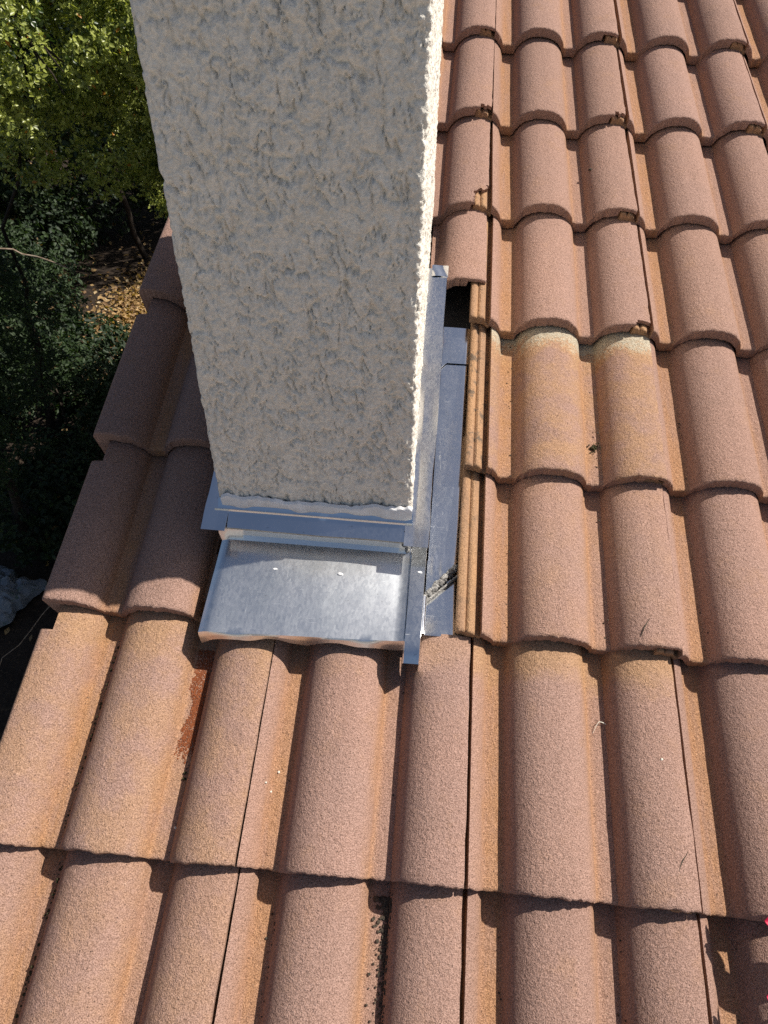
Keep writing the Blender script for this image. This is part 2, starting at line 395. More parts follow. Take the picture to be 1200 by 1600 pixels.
def tile_mesh(name, E, seed, rake=False, cut=None, chip=None, ribs=True, L=None):
    L = L or E + 0.07
    if rake:
        us = np.r_[np.linspace(-0.062, -0.0005, 22), US_BASE]
        top = prof(us); thick = np.full(len(us), 0.021)
        leg = us < -0.041
        thick[leg] = 0.080
        top = top - np.where(us < -0.054, (np.clip((-0.054 - us) / 0.008, 0, 1)) ** 2 * 0.006, 0)
    else:
        us = np.r_[RIBU, US_BASE]
        top = prof(us); top[:len(RIBU)] += RIBH
        thick = np.full(len(us), 0.022)
        thick[:len(RIBU)] = 0.030 + RIBH
    lap = us > W - 0.041
    thick[lap] = 0.0085
    vst = [0, 0.0012, 0.003, 0.006, 0.012]
    if chip: vst += list(np.arange(0.016, 0.075, 0.004))
    vst += list(np.linspace(vst[-1] + 0.02, L, 13))
    if rake: vst += [E - 0.041, E - 0.040]
    vst = np.unique(np.round(vst, 4))
    nu, nv = len(us), len(vst)
    Pu, Pv = np.meshgrid(us, vst)                       # nv x nu
    flat = np.c_[Pu.ravel(), Pv.ravel(), np.full(nu * nv, seed * 1.31)]
    wob = (0.0007 * fbm(flat, 22, seed, 2) + 0.00035 * fbm(flat, 90, seed + 3, 2)).reshape(nv, nu)
    if not rake: wob[:, :len(RIBU)] *= 2.2
    Tz = top[None, :] - TILT * Pv / E + wob
    drop = np.interp(Pv, [0, 0.0012, 0.003, 0.006], [0.0032, 0.0013, 0.0004, 0])
    e1 = 0.0011 * noise1(us, 300, seed) + 0.0008 * noise1(us, 70, seed + 5) + 0.0014 * noise1(us, 14, seed + 9)
    e1 = e1 - 0.003 * np.clip(noise1(us, 120, seed + 21) - 0.72, 0, 1)
    shape = np.clip(1 - Pv / 0.05, 0, 1)
    V_ = Pv - e1[None, :] * shape
    U_ = Pu.copy()
    side = 0.0009 * noise1(vst, 130, seed + 31)
    U_[:, -1] += side; U_[:, -2] += side
    keep = np.ones((nv - 1, nu - 1), bool)
    cu = 0.5 * (us[1:] + us[:-1]); cv = 0.5 * (vst[1:] + vst[:-1])
    CU, CV = np.meshgrid(cu, cv)
    if rake: keep &= ~((CU < -0.039) & (CV > E - 0.0405))
    if cut is not None:
        lim = cut + 0.004 * noise1(cv, 60, seed + 40) + 0.003 * noise1(cv, 14, seed + 41)
        keep &= CU < lim[:, None]
    if chip: keep &= ~chip(CU, CV, seed)
    Bz = Tz - thick[None, :]
    Tz = Tz - drop
    vt = np.stack([U_, V_, Tz], -1).reshape(-1, 3); vb = np.stack([U_, V_, Bz], -1).reshape(-1, 3)
    verts = np.r_[vt, vb]; N = nu * nv
    F = []
    for j in range(nv - 1):
        for i in range(nu - 1):
            if not keep[j, i]: continue
            a, b, c, d = j * nu + i, j * nu + i + 1, (j + 1) * nu + i + 1, (j + 1) * nu + i
            F.append((a, b, c, d)); F.append((d + N, c + N, b + N, a + N))
            if j == 0 or not keep[j - 1, i]: F.append((b, a, a + N, b + N))
            if j == nv - 2 or not keep[j + 1, i]: F.append((d, c, c + N, d + N))
            if i == 0 or not keep[j, i - 1]: F.append((a, d, d + N, a + N))
            if i == nu - 2 or not keep[j, i + 1]: F.append((c, b, b + N, c + N))
    used = sorted({k for f in F for k in f}); mp = {k: n for n, k in enumerate(used)}
    m = mesh(name, verts[used], [tuple(mp[k] for k in f) for f in F], TILE, 38)
    # attributes: wash in the pans, ribs of the lock
    uu = np.tile(us, nv); x = (uu - 0.1125 + 0.075) % 0.15 - 0.075
    pan1 = (uu > 0) & (uu < 0.052)
    foot = np.exp(-((x - HALF + 0.002) / 0.008) ** 2)
    st = np.where(pan1, np.clip(np.exp(-((uu - 0.036) / 0.018) ** 2) * 1.05, 0, 1), foot * 0.75)
    st = np.clip(st + 0.15 * (np.abs(x) > HALF - 0.002), 0, 1)
    rib = (uu < -0.0002).astype(float) if not rake else np.zeros_like(uu)
    for nm, arr in (('pan_stain', st), ('lock_rib', rib)):
        at = m.attributes.new(nm, 'FLOAT', 'POINT'); at.data.foreach_set('value', np.tile(arr, 2)[used].astype(np.float32))
    return m

def chip_big(CU, CV, seed):
    r = 0.0035 * noise1((CU.ravel() + CV.ravel() * 1.7), 160, seed).reshape(CU.shape)
    return (CU > 0.2665 + r) & (CV < 0.046 + 0.9 * (CU - 0.28) * 0.6 + r) | (CU > 0.293 + r) & (CV < 0.065)
def chip_small(CU, CV, seed):
    r = 0.003 * noise1((CU.ravel() + CV.ravel() * 1.7), 200, seed).reshape(CU.shape)
    return (CU > 0.268 + r) & (CV < 0.011 + r)

roof = thing('tiled_roof', 'sloping roof of pinkish brown concrete barrel tiles around the stucco chimney', 'roof', ROOF)
VARIANT = {}
def tmesh(E, kind, k):
    key = (round(E, 3), kind, k)
    if key not in VARIANT:
        kw = {}
        if kind == 'rake': kw = dict(rake=True)
        if kind == 'rakecut': kw = dict(rake=True, cut=0.176)
        if kind == 'behind': kw = dict(chip=lambda CU, CV, sd: CU < 0.188)
        if kind == 'short': kw = dict(L=E + 0.006)
        if kind == 'chipbig': kw = dict(chip=chip_big)
        if kind == 'chipsmall': kw = dict(chip=chip_small)
        VARIANT[key] = tile_mesh('roof_tile', E, len(VARIANT) + 3, **kw)
    return VARIANT[key]

SHIFT = {(3, 1): (0.005, 0.0), (2, 1): (0.008, 0.001), (1, 1): (0.006, 0.009), (3, 2): (0.006, -0.004), (0, 2): (-0.005, 0.0), (2, 2): (0.003, 0.004),
         (4, 2): (0.001, 0.0), (0, 1): (-0.002, 0.0), (5, 1): (-0.004, 0), (6, 1): (-0.004, 0)}
BARE = {(2, 1): (1.0, 1.0), (0, 1): (0.75, 0.0), (0, 0): (0.30, 0.0), (0, -1): (0.5, 0.0)}
WEATH = {(2, 1): 0.6, (0, -1): 0.42, (1, 1): 0.15, (-1, -1): 0.25}
LABEL = {(2, 1): 'tile with a bare grey head and dirty exposed side ribs beside the flashing',
         (1, 1): 'tile with clean orange side ribs exposed beside the flashing',
         (4, 0): 'tile with its lower right corner broken off'}
for row in range(-1, 8):
    for c in range(-1, 5):
        if c == 0 and row in (1, 2): continue
        E = ROWV[row + 1] - ROWV[row]
        kind = 'plain'
        if c == -1: kind = 'rakecut' if row in (1, 2, 3) else 'rake'
        if (row, c) == (4, 0): kind = 'chipbig'
        if (row, c) in ((3, 1), (5, 1), (5, 0)): kind = 'chipsmall'
        if (row, c) == (0, 0): kind = 'short'
        if (row, c) == (3, 0): kind = 'behind'
        Er = round(E / 0.01) * 0.01 if kind == 'plain' else E
        m = tmesh(Er, kind, (row * 3 + c * 5) % 3 if kind == 'plain' else row)
        rr = random.Random(row * 31 + c * 7 + 100)
        du, dv = SHIFT.get((row, c), (rr.uniform(-.0015, .0015), rr.uniform(-.003, .003)))
        dn = rr.uniform(-.001, .001)
        if (row, c) == (3, 0): dv, dn = 0.088, -0.006
        mw = ROOF @ T(c * W + du, ROWV[row] + dv, dn) @ Matrix.Rotation(math.radians(rr.uniform(-.55, .55)), 4, 'Z')
        o = obj('roof_tile', m, roof, mw)
        b = BARE.get((row, c), (0.0, 0.0))
        o['exposed'] = float(E); o['head_bare'] = float(b[0]); o['head_pale'] = float(b[1]); o['weathered'] = float(WEATH.get((row, c), 0.0)); o['dirty'] = 1.0 if row == 2 else 0.4
        if (row, c) in LABEL: o['label'] = LABEL[(row, c)]

# felt-covered deck with an opening for the chimney, rake board, gable wall
VR = 4.3                                                   # ridge
b = MB()
for u0, u1, v0, v1 in ((-0.33, -0.085, -0.45, VR), (0.195, 9.0, -0.45, VR), (-0.085, 0.195, -0.45, 0.47), (-0.085, 0.195, 1.13, VR)):
    b.box((u0, v0, -0.150), (u1, v1, -0.095))
b.add([(-0.33, VR, -0.095), (9.0, VR, -0.095), (9.0, VR + 2.4, -2.2), (-0.33, VR + 2.4, -2.2), (-0.33, VR, -0.150), (9.0, VR, -0.150), (9.0, VR + 2.4, -2.255), (-0.33, VR + 2.4, -2.255)],
      [(0, 1, 2, 3), (7, 6, 5, 4), (1, 0, 4, 5), (2, 1, 5, 6), (3, 2, 6, 7), (0, 3, 7, 4)])
obj('felt_deck', b.mesh('felt_deck', FELT), roof, ROOF.copy())
b = MB(); b.box((-0.330 - 0.024, -0.45, -0.24), (-0.332, VR, -0.098))
obj('rake_board', b.mesh('rake_board', WOOD), roof, ROOF.copy())
hw = thing('house_wall', 'pale stucco gable wall of the house below the tiled roof', 'wall')
b = MB()
def wp(u, v, n): return r2w((u, v, n))
gl = [wp(-0.30, -0.40, -0.152), wp(-0.30, VR - 0.02, -0.152), wp(-0.30, VR + 2.3, -2.18)]; gr_ = [wp(8.6, -0.40, -0.152), wp(8.6, VR - 0.02, -0.152), wp(8.6, VR + 2.3, -2.18)]
def foot(p): return (p[0], p[1], 0.0)
vv = [foot(gl[0]), tuple(gl[0]), tuple(gl[1]), tuple(gl[2]), foot(gl[2]), foot(gr_[0]), tuple(gr_[0]), tuple(gr_[1]), tuple(gr_[2]), foot(gr_[2])]
b.add(vv, [(0, 1, 2, 3, 4), (9, 8, 7, 6, 5), (0, 5, 6, 1), (3, 8, 9, 4)])
obj('gable', b.mesh('gable', WALLM), hw, Matrix.Identity(4))

# ------------------------------------------------------------------ chimney
CX0, CX1 = r2w((-0.1047, 0.487, 0.05))[0], r2w((0.1890, 0.487, 0.05))[0]
CY0, CY1 = r2w((0, 0.487, 0.05))[1], r2w((0, 1.185, 0.05))[1]      # outer faces in world x, y
def roof_z(x, y, n=0.0):
    "world height of the roof plane at offset n"
    a = MR.T  # world->roof rows: n = MR[:,2].w
    return (n - MR[0, 2] * x - MR[1, 2] * y) / MR[2, 2] + ROOF_Z
chim = thing('chimney', 'tall rough grey beige stucco chimney rising through the tile roof', 'chimney', T(0.05, 0.67, ROOF_Z + 0.25))
ZT = ROOF_Z + 1.75
def perimeter():
    r = 0.006; pts = []
    def seg(p, q, step, nrm):
        n = max(2, int(math.dist(p, q) / step))
        for i in range(n): 
            t = i / n; pts.append((p[0] + (q[0] - p[0]) * t, p[1] + (q[1] - p[1]) * t, *nrm))
    def arc(cx, cy, a0, a1, n=7):
        for i in range(n):
            a = a0 + (a1 - a0) * i / n; pts.append((cx + r * math.cos(a), cy + r * math.sin(a), math.cos(a), math.sin(a)))
    seg((CX0 + r, CY0), (CX1 - r, CY0), 0.0016, (0, -1)); arc(CX1 - r, CY0 + r, -PI / 2, 0)
    seg((CX1, CY0 + r), (CX1, CY1 - r), 0.0020, (1, 0)); arc(CX1 - r, CY1 - r, 0, PI / 2)
    seg((CX1 - r, CY1), (CX0 + r, CY1), 0.02, (0, 1)); arc(CX0 + r, CY1 - r, PI / 2, PI)
    seg((CX0, CY1 - r), (CX0, CY0 + r), 0.008, (-1, 0)); arc(CX0 + r, CY0 + r, PI, 1.5 * PI)
    return np.array(pts)
PT = perimeter(); npt = len(PT)
tz = np.r_[np.linspace(0, 0.46, 320), np.linspace(0.46, 1.0, 40)[1:]]
zb = np.array([roof_z(x, y, 0.066) for x, y in PT[:, :2]])
Z = zb[None, :] + (ZT - zb)[None, :] * tz[:, None]
P0 = np.stack([np.broadcast_to(PT[:, 0], Z.shape), np.broadcast_to(PT[:, 1], Z.shape), Z], -1).reshape(-1, 3)
warp = P0 + 0.007 * np.stack([fbm(P0, 60, 1, 2), fbm(P0, 60, 2, 2), fbm(P0, 60, 3, 2)], -1)
q = warp * np.array([1.0, 1.0, 0.58]); q[:, 0] += 0.16 * warp[:, 2]; q[:, 1] += 0.12 * warp[:, 2]
def tear(sc, seed, pw): return np.clip(1 - 2.6 * np.abs(fbm(q, sc, seed, 2, 0.55)), 0, 1) ** pw
def flake(sc, seed, k, off=0.0): return np.clip((fbm(q, sc, seed, 3, 0.55) + off) * k, -0.5, 0.5)
fine = fbm(P0, 230, 19, 3, 0.65); slow = fbm(P0, 10, 23, 2)
mask1 = np.clip(fbm(P0, 26, 41, 2) * 2.2 + 0.55, 0, 1); mask2 = np.clip(fbm(P0, 34, 43, 2) * 2.2 + 0.6, 0, 1)
wq = P0 + 0.0045 * np.stack([fbm(P0, 90, 1, 2), fbm(P0, 90, 2, 2), fbm(P0, 90, 3, 2)], -1)
q = wq * np.array([1.0, 1.0, 0.34]); q[:, 0] += 0.20 * wq[:, 2]; q[:, 1] += 0.15 * wq[:, 2]
L1 = fbm(q, 120, 13, 2, 0.5); fine = fbm(P0 * np.array([1, 1, 0.7]), 260, 19, 2, 0.6)
brk1 = np.clip(fbm(P0, 42, 61, 2) * 2.4 + 0.50, 0, 1); brk2 = np.clip(fbm(P0, 75, 63, 2) * 2.4 + 0.55, 0, 1)
H = 0.0030 * np.clip(L1, -0.7, 0.5) + 0.0017 * np.clip(fine, -1, 0.6) + 0.0006 * slow
H = H - 0.0056 * tear(66, 51, 4.0) * brk1 - 0.0046 * tear(130, 55, 3.0) * brk2
nearc = np.minimum.reduce([np.hypot(PT[:, 0] - cx_, PT[:, 1] - cy_) for cx_ in (CX0, CX1) for cy_ in (CY0, CY1)])
H = H * np.broadcast_to(0.55 + 0.45 * np.clip((nearc - 0.004) / 0.014, 0, 1), Z.shape).ravel()
edge = np.exp(-((PT[:, 0] - CX1 + 0.003) ** 2 + (PT[:, 1] - CY0 - 0.003) ** 2) / 0.010 ** 2)
H = H + (np.broadcast_to(edge, Z.shape).ravel()) * 0.0020 * fbm(P0, 260, 29, 2)
Pd = P0 + np.c_[np.tile(PT[:, 2:4], (len(tz), 1)), np.zeros(len(P0))] * H[:, None]
Pd[:npt, 2] += 0.006 * noise1(np.arange(npt) * 0.003, 45, 4) + 0.004 * noise1(np.arange(npt) * 0.003, 170, 6)
ring = np.c_[PT[:, 0] - PT[:, 2] * 0.018, PT[:, 1] - PT[:, 3] * 0.018, Pd[:npt, 2] + 0.001]
Vc = np.r_[Pd, ring]; nz = len(tz)
j, i = np.meshgrid(np.arange(nz - 1), np.arange(npt), indexing='ij'); i2 = (i + 1) % npt
Q = np.stack([j * npt + i, j * npt + i2, (j + 1) * npt + i2, (j + 1) * npt + i], -1).reshape(-1, 4)
ii = np.arange(npt); Q = np.r_[Q, np.stack([nz * npt + ii, nz * npt + (ii + 1) % npt, (ii + 1) % npt, ii], -1)]
offs = np.array([0.05, 0.67, ROOF_Z + 0.25])
m = quads_mesh('stucco_shaft', Vc - offs, Q, STUCCO, smooth=True)
obj('stucco_shaft', m, chim, T(*offs))
b = MB(); b.box((CX0 + 0.014, CY0 + 0.012, ROOF_Z - 0.25), (CX1 - 0.014, CY1 - 0.012, ZT - 0.01))
obj('core', b.mesh('core', CORE), chim, Matrix.Identity(4))
b = MB(); b.box((CX0 - 0.04, CY0 - 0.04, ZT - 0.002), (CX1 + 0.04, CY1 + 0.04, ZT + 0.06)); b.box((CX0 + 0.03, CY0 + 0.03, ZT + 0.06), (CX1 - 0.03, CY1 - 0.03, ZT + 0.16))
obj('cap', b.mesh('cap', CORE), chim, Matrix.Identity(4))

# ------------------------------------------------------------------ flashing
def pan_n(v): return -0.047 + 0.029 * float(np.clip((0.46 - v) / 0.12, 0, 1))
fl = thing('chimney_flashing', 'shiny galvanised sheet metal flashing around the foot of the chimney', 'flashing', ROOF)
UL, UR, VF = -0.100, 0.1895, 0.4625
def fp(u, o, h):                      # along the front: u, out from the wall, up
    return np.array([u, VF, 0.0]) + np.array([0, 0, 0]) + h * UP - o * FWD
def wave(u, s, a): return a * noise1(np.atleast_1d(u), 18, s)[0] + 0.4 * a * noise1(np.atleast_1d(u), 55, s + 1)[0]
def fm(name, bld, mat=METAL, smooth=28): return obj(name, bld.mesh(name, mat, smooth), fl, ROOF.copy())

# apron: flat sheet with a riser behind and a hem that follows the tiles in front
b = MB(); us = np.linspace(UL - 0.009, UR + 0.003, 60); cols = []
for u in us:
    k = (u - us[0]) / (us[-1] - us[0])
    vt_ = 0.4575; vbm = 0.3035 + 0.0115 * k
    col = [fp(u, 0.0045, 0.060), fp(u, 0.005, 0.030), fp(u, 0.0055, 0.010)]
    for s in np.linspace(0, 1, 16):
        v = (vt_ - 0.003) * (1 - s) + vbm * s
        un = (u + 0.004 * (1 - s)) if k < 0.5 else u
        lft = -0.006 * math.exp(-((u - us[0]) / 0.006) ** 2)
        n = 0.006 + 0.0040 * math.sin(PI * s) * math.sin(PI * k) + 0.0012 * fbm(np.array([[u * 1.0, v, 0]]), 9, 3, 1)[0] + 0.003 * math.exp(-((k - 1) / 0.02) ** 2) + lft
        col.append(np.array([un - 0.003 * s * (1 - k), v, n]))
    last = col[-1]
    drop = 0.011 + 0.017 * (1 - float(prof(u % W) - PAN) / RISE) + 0.003 * noise1(np.array([u]), 35, 8)[0]
    flare = 0.004 + 0.004 * noise1(np.array([u]), 22, 5)[0]
    for s in (0.15, 0.5, 1.0):
        col.append(last + np.array([0, -flare * s - 0.0015, -drop * s]))
    cols.append(col)
b.sheet(np.array(cols)[::-1], 0.0009)
fm('apron', b, METAL2)

# front counter flashing: leg against the wall and flared lip, reaching out left as an ear
b = MB(); us = np.linspace(UL - 0.004, UR + 0.0035, 50); cols = []
for u in us:
    w_ = wave(u, 2, 0.0012)
    cols.append([fp(u, -0.006, 0.072 + w_), fp(u, 0.0005, 0.0625 + w_), fp(u, 0.006, 0.0545), fp(u, 0.010, 0.0515 + w_ * .5), fp(u, 0.018 + w_ * .5, 0.0465), fp(u, 0.0255 + w_, 0.0415), fp(u, 0.0262 + w_, 0.0395)])
b.sheet(np.array(cols)[::-1], 0.0008)
fm('front_lip', b)

def side_lip(name, sgn, uw, v0, v1):
    "flared counter flashing that climbs along a side wall"
    b = MB(); rows = []
    for v in np.linspace(v0, v1, 46):
        w_ = 0.0012 * noise1(np.array([v]), 9, 5)[0] + 0.0006 * noise1(np.array([v]), 33, 6)[0]
        off = -0.0 * v
        us_ = uw + (v - VF) * 0.0
        rows.append([(us_ - sgn * 0.012, v, 0.0540), (us_, v, 0.0540 + w_), (us_ + sgn * 0.004, v, 0.0540 + w_), (us_ + sgn * 0.014, v, 0.0541 + w_ * .7), (us_ + sgn * 0.0250 + sgn * w_, v, 0.0543 + w_), (us_ + sgn * 0.0258 + sgn * w_, v, 0.0500)])
    R_ = np.array(rows)
    b.sheet(R_[::-1] if sgn > 0 else R_, 0.0009)
    return fm(name, b)
side_lip('side_lip', 1, 0.1925, 0.447, 1.005)
side_lip('side_lip', -1, -0.1015, 0.447, 1.005)
b = MB()                                                   # folded end cap of the right-hand lip
pts = np.array([[(0.190 + 0.0295 * s, 0.984 + 0.026 * t + 0.002 * math.sin(3 * s), 0.0562 + 0.001 * t + 0.0012 * math.sin(5 * s + 2 * t)) for s in np.linspace(0, 1, 9)] for t in np.linspace(0, 1, 5)])[::-1]
b.sheet(pts, 0.001); fm('end_cap', b)

# upstand strip beside the apron, running down past the tiles
b = MB(); rows = []
for v in np.linspace(0.284, 0.60, 40):
    bend = -0.010 * max(0, (0.302 - v) / 0.018)
    w_ = 0.0008 * noise1(np.array([v]), 30, 15)[0]
    rows.append([(UR + 0.003 + w_, v, -0.022 + bend), (UR + 0.0035 + w_, v, 0.010 + bend), (UR + 0.0045, v, 0.0122 + bend), (UR + 0.016, v, 0.0127 + bend + w_ * .4), (UR + 0.0265, v, 0.0130 + bend), (UR + 0.0272, v, 0.0115 + bend), (UR + 0.0275 + w_, v, -0.030 + bend)])
b.sheet(np.array(rows)[::-1], 0.0009); fm('upstand', b, METAL3)

# side gutter pans under the tile edge
def fall(s, v): return -0.016 * np.clip((s - 0.72) / 0.28, 0, 1) ** 1.3 
def pan(name, rect, n0, seed):
    b = MB(); rows = []
    for t in np.linspace(0, 1, 26):
        row = []
        for s in np.linspace(0, 1, 20):
            u, v = rect(s, t)
            nn = pan_n(v) + n0 + 0.0010 * fbm(np.array([[u, v, 0]]), 14, seed, 2)[0]
            nn += fall(s, v)
            row.append((u, v, nn))
        rows.append(row)
    b.sheet(np.array(rows)[::-1], 0.0009); return fm(name, b)
UG0, UG1 = 0.2215, 0.286
pan('gutter_pan', lambda s, t: (UG0 + (UG1 - UG0) * s, (0.400 + 0.062 * min(1, s / 0.70)) * (1 - t) + 0.880 * t), 0.0, 3)
pan('gutter_pan', lambda s, t: (UG0 + (UG1 - UG0) * s, (0.858 + 0.012 * min(1, s / 0.14)) * (1 - t) + 0.955 * t), 0.0035, 5)
pan('gutter_pan', lambda s, t: (UG0 - 0.001 + (UG1 - UG0) * s, 0.336 * (1 - t) + 0.47 * t), -0.0035, 7)
b = MB(); ang = np.linspace(-0.4, PI * 1.25, 12)           # rolled hem of the lower pan
b.sheet(np.array([[(UG0 + 0.001 - 0.0045 + 0.0048 * math.cos(a), v, pan_n(v) + 0.003 + 0.0050 * math.sin(a)) for a in ang] for v in np.linspace(0.335, 0.400, 10)]), 0.0007)
fm('rolled_hem', b)

b = MB()                                                   # folded edge where the upper pan is cut on the skew
e0, e1 = np.array([0.2175, 0.3895]), np.array([0.2790, 0.4555]); dd = (e1 - e0) / np.linalg.norm(e1 - e0); nn2 = np.array([dd[1], -dd[0]])
b.sheet(np.array([[(*(e0 + (e1 - e0) * t + nn2 * o_), pan_n((e0 + (e1 - e0) * t)[1]) + h_ + 0.0006 * math.sin(9 * t)) for (o_, h_) in ((0.0002, 0.0030), (0.0010, 0.0032), (0.0020, 0.0030), (0.0024, 0.0015), (0.0025, -0.003))] for t in np.linspace(0, 1, 14)]), 0.0007); fm('folded_edge', b, MASTIC)

# caulk at the foot of the stucco, torn upper edge
b = MB(); us = np.linspace(UL + 0.003, UR + 0.002, 120); rows = []
for u in us:
    tp = 0.0815 + 0.004 * (u - UL) / (UR - UL) + 0.0022 * noise1(np.array([u]), 150, 12)[0] + 0.0030 * noise1(np.array([u]), 60, 2)[0] + 0.0045 * noise1(np.array([u]), 22, 3)[0]; lw = 0.0650 + 0.0030 * noise1(np.array([u]), 45, 4)[0]
    lo = -0.006 + (0.072 - lw) / 0.0175 * 0.012
    rows.append([fp(u, lo - 0.001, lw - 0.001), fp(u, lo + 0.0012, lw), fp(u, 0.0020, lw + 0.005), fp(u, 0.0036 + 0.0008 * noise1(np.array([u]), 130, 9)[0], tp - 0.003), fp(u, 0.0030, tp - 0.001), fp(u, -0.001, tp + 0.001)])
b.grid(np.array(rows)[::-1]); fm('caulk_line', b, WHITE, 60)
# mastic bead across the gutter and dabs at the corner
b = MB()
for k in range(34):
    t = k / 33; u = 0.2185 + 0.050 * t; v = 0.397 + 0.064 * min(1, max(0, t) ** 0.95)
    b.blob((u + random.uniform(-.002, .002), v + random.uniform(-.003, .003), pan_n(v) + 0.002 + random.uniform(-.001, .002)), random.uniform(0.0035, 0.006), k, 5, (1, 1, .8))
for k in range(7):
    b.blob((0.2175 + random.uniform(-.004, .002), 0.352 + 0.008 * k, pan_n(0.352 + 0.008 * k) - 0.001), random.uniform(.002, .0035), k + 50, 5)
fm('mastic_bead', b, MASTIC, 60)
b = MB()
for k in range(9):
    q_ = fp(UR - 0.004 + random.uniform(-.006, .003), 0.006 + random.uniform(0, .006), 0.012 + 0.004 * k + random.uniform(-.004, .004)); b.blob(q_, random.uniform(.0025, .0045), k + 80, 5)
fm('mastic_dab', b, MASTIC, 60)
for (u, v, n, r) in ((0.2085, 0.423, 0.0134, .0030), (0.088, 0.4105, 0.0112, .0034), (-0.012, 0.410, 0.0100, .0024)):
    b = MB(); b.blob((u, v, n), r, int(u * 1e4) % 97, 7, (1.25, .6, .10)); fm('caulk_drip', b, WHITE, 60)

# ------------------------------------------------------------------ debris on the tiles
def on_tile(u, v, dz=0.0): return (u, v, surf(u, v) + dz)
b = MB(); k = 0
while k < 3300:                                          # rusty granules washed into a pan
    t = random.random(); v = 0.294 - 0.172 * t; x_ = random.random()
    wd = 0.0235 + 0.0035 * math.sin(t * 9) + 0.005 * noise1(np.array([t]), 17, 3)[0]
    ragged = 0.93 + 0.07 * noise1(np.array([x_]), 9, 8)[0]
    if random.random() < max(0.0, (x_ - 0.72) / 0.28) ** 1.5 * .9 or random.random() < max(0.0, (t - ragged + .10) / .12): continue
    u = -0.0975 - x_ * wd + random.gauss(0, .0006)
    b.blob(on_tile(u, v, 0.0003), random.uniform(.0005, .0012), k % 23, 3, (1, 1, .7)); k += 1
obj('rust_granules', b.mesh('rust_granules', RUST), None, ROOF.copy(), 'rust red granules washed into the tile pan left of the flashing', 'grit', kind='stuff')
b = MB()
for k in range(420):                                     # dark grit along the shaded edges of the pans
    c = random.choice((-0.246, -0.096, 0.054, 0.054, 0.054, 0.204, 0.204, 0.204, 0.354, 0.504, 0.654, 0.204))
    v = random.uniform(-0.33, 0.95)
    if c < 0.30 and 0.30 < v: continue
    if c < -0.2 and random.random() < .5: pass
    b.blob(on_tile(c + random.uniform(-.012, .001) * random.random(), v, .0004), random.uniform(.0006, .0019), k % 23, 3, (1, 1, .7))
for k in range(330):                                     # heap under the butt in the centre column
    t = random.random() ** 1.8; v = -0.020 - 0.17 * t
    b.blob(on_tile(0.204 - abs(random.gauss(0, .009)) * (1 - .55 * t), v, .0007 * random.random()), random.uniform(.0007, .0034 * (1 - .6 * t)), k % 23, 4, (1, 1, .6))
obj('tile_grit', b.mesh('tile_grit', GRIT), None, ROOF.copy(), 'dark brown grit and debris caught in the pans between tile rolls', 'grit', kind='stuff')
b = MB()
for k in range(70): b.blob(on_tile(0.497 + random.gauss(0, .0035), 0.706 + random.gauss(0, .0035), random.uniform(0, .004)), random.uniform(.0008, .002), k % 23, 4)
obj('moss_tuft', b.mesh('moss_tuft', MOSS), None, ROOF.copy(), 'small dark moss tuft in the pan of the grey headed tile', 'moss')
b = MB()
for k in range(40): b.blob(on_tile(-0.247 + random.uniform(-.004, .003), random.uniform(0.02, 0.29), random.uniform(0, .001)), random.uniform(.0008, .0022), k % 23, 4)
for k in range(60): b.blob(on_tile(-0.247 + random.uniform(-.005, .002), random.uniform(-0.3, -0.02), random.uniform(0, .001)), random.uniform(.0008, .0026), k % 23, 4)
obj('lichen_crust', b.mesh('lichen_crust', MOSS), None, ROOF.copy(), 'dark lichen crust along the pan next to the rake edge', 'lichen', kind='stuff')
for u, v, r, mt, lab in ((-0.102, 0.112, .0036, MOSS, 'upper of two dark green seeds below the rusty streak'), (-0.1015, 0.104, .0040, MOSS, 'lower of two dark green seeds below the rusty streak'),
                         (-0.0985, 0.040, .0030, PALE, 'white chip of mortar in the pan below the two seeds'), (0.030, 0.125, .0028, PALE, 'pale pebble on the tile below the apron, uppermost of three'),
                         (0.017, 0.108, .0022, PALE, 'pale pebble on the tile below the apron, lowest left of three'), (0.0235, 0.098, .0026, PALE, 'pale pebble on the tile below the apron, lowest of three'),
                         (0.560, 0.185, .0028, PALE, 'cream pebble on the roll at the right side'), (0.513, 1.405, .0055, GRIT, 'brown lump of dirt in a pan high on the roof')):
    r *= .7; b = MB(); b.blob((0, 0, 0), r, int(abs(u) * 997) % 50, 6, (1.1, .9, .8))
    obj('pebble' if mt is PALE else ('seed' if mt is MOSS else 'dirt_lump'), b.mesh('pebble', mt, 50), None, ROOF @ T(*on_tile(u, v, r * .5)), lab, 'pebble' if mt is PALE else ('seed' if mt is MOSS else 'dirt'))
b = MB(); a = np.linspace(0, 1, 16)
pts = np.array([(-0.020 * t, 0.002 * math.sin(t * 3) - 0.016 * max(0, t - .55) ** 1.3 * 2.6, 0.0016 + 0.004 * math.sin(PI * t)) for t in a]); b.tube(pts, np.linspace(.0009, .0003, 16), 5)
obj('grass_blade', b.mesh('grass_blade', STRAW, 60), None, ROOF @ T(*on_tile(0.499, 0.235, 0.001)), 'curled white dry grass blade lying in a tile pan', 'grass blade')
for u, v, L_, an, lab in ((0.548, 0.372, .034, 1.15, 'thin dark twig lying on the roll right of the seam'), (0.575, 0.060, .03, 1.05, 'thin brown hair-like twig near the lower butt of a tile')):
    b = MB(); pts = [(L_ * (t - .5) * math.cos(an), L_ * (t - .5) * math.sin(an) + .002 * math.sin(t * 5), 0) for t in np.linspace(0, 1, 8)]
    pts = [(x, y, surf(u + x, v + y) - surf(u, v) + .0006) for x, y, _ in pts]; b.tube(pts, [.0004, .0007, .0009, .0010, .0008, .0006, .0004, .0003], 5)
    obj('twig', b.mesh('twig', GRIT, 60), None, ROOF @ T(*on_tile(u, v)), lab, 'twig')

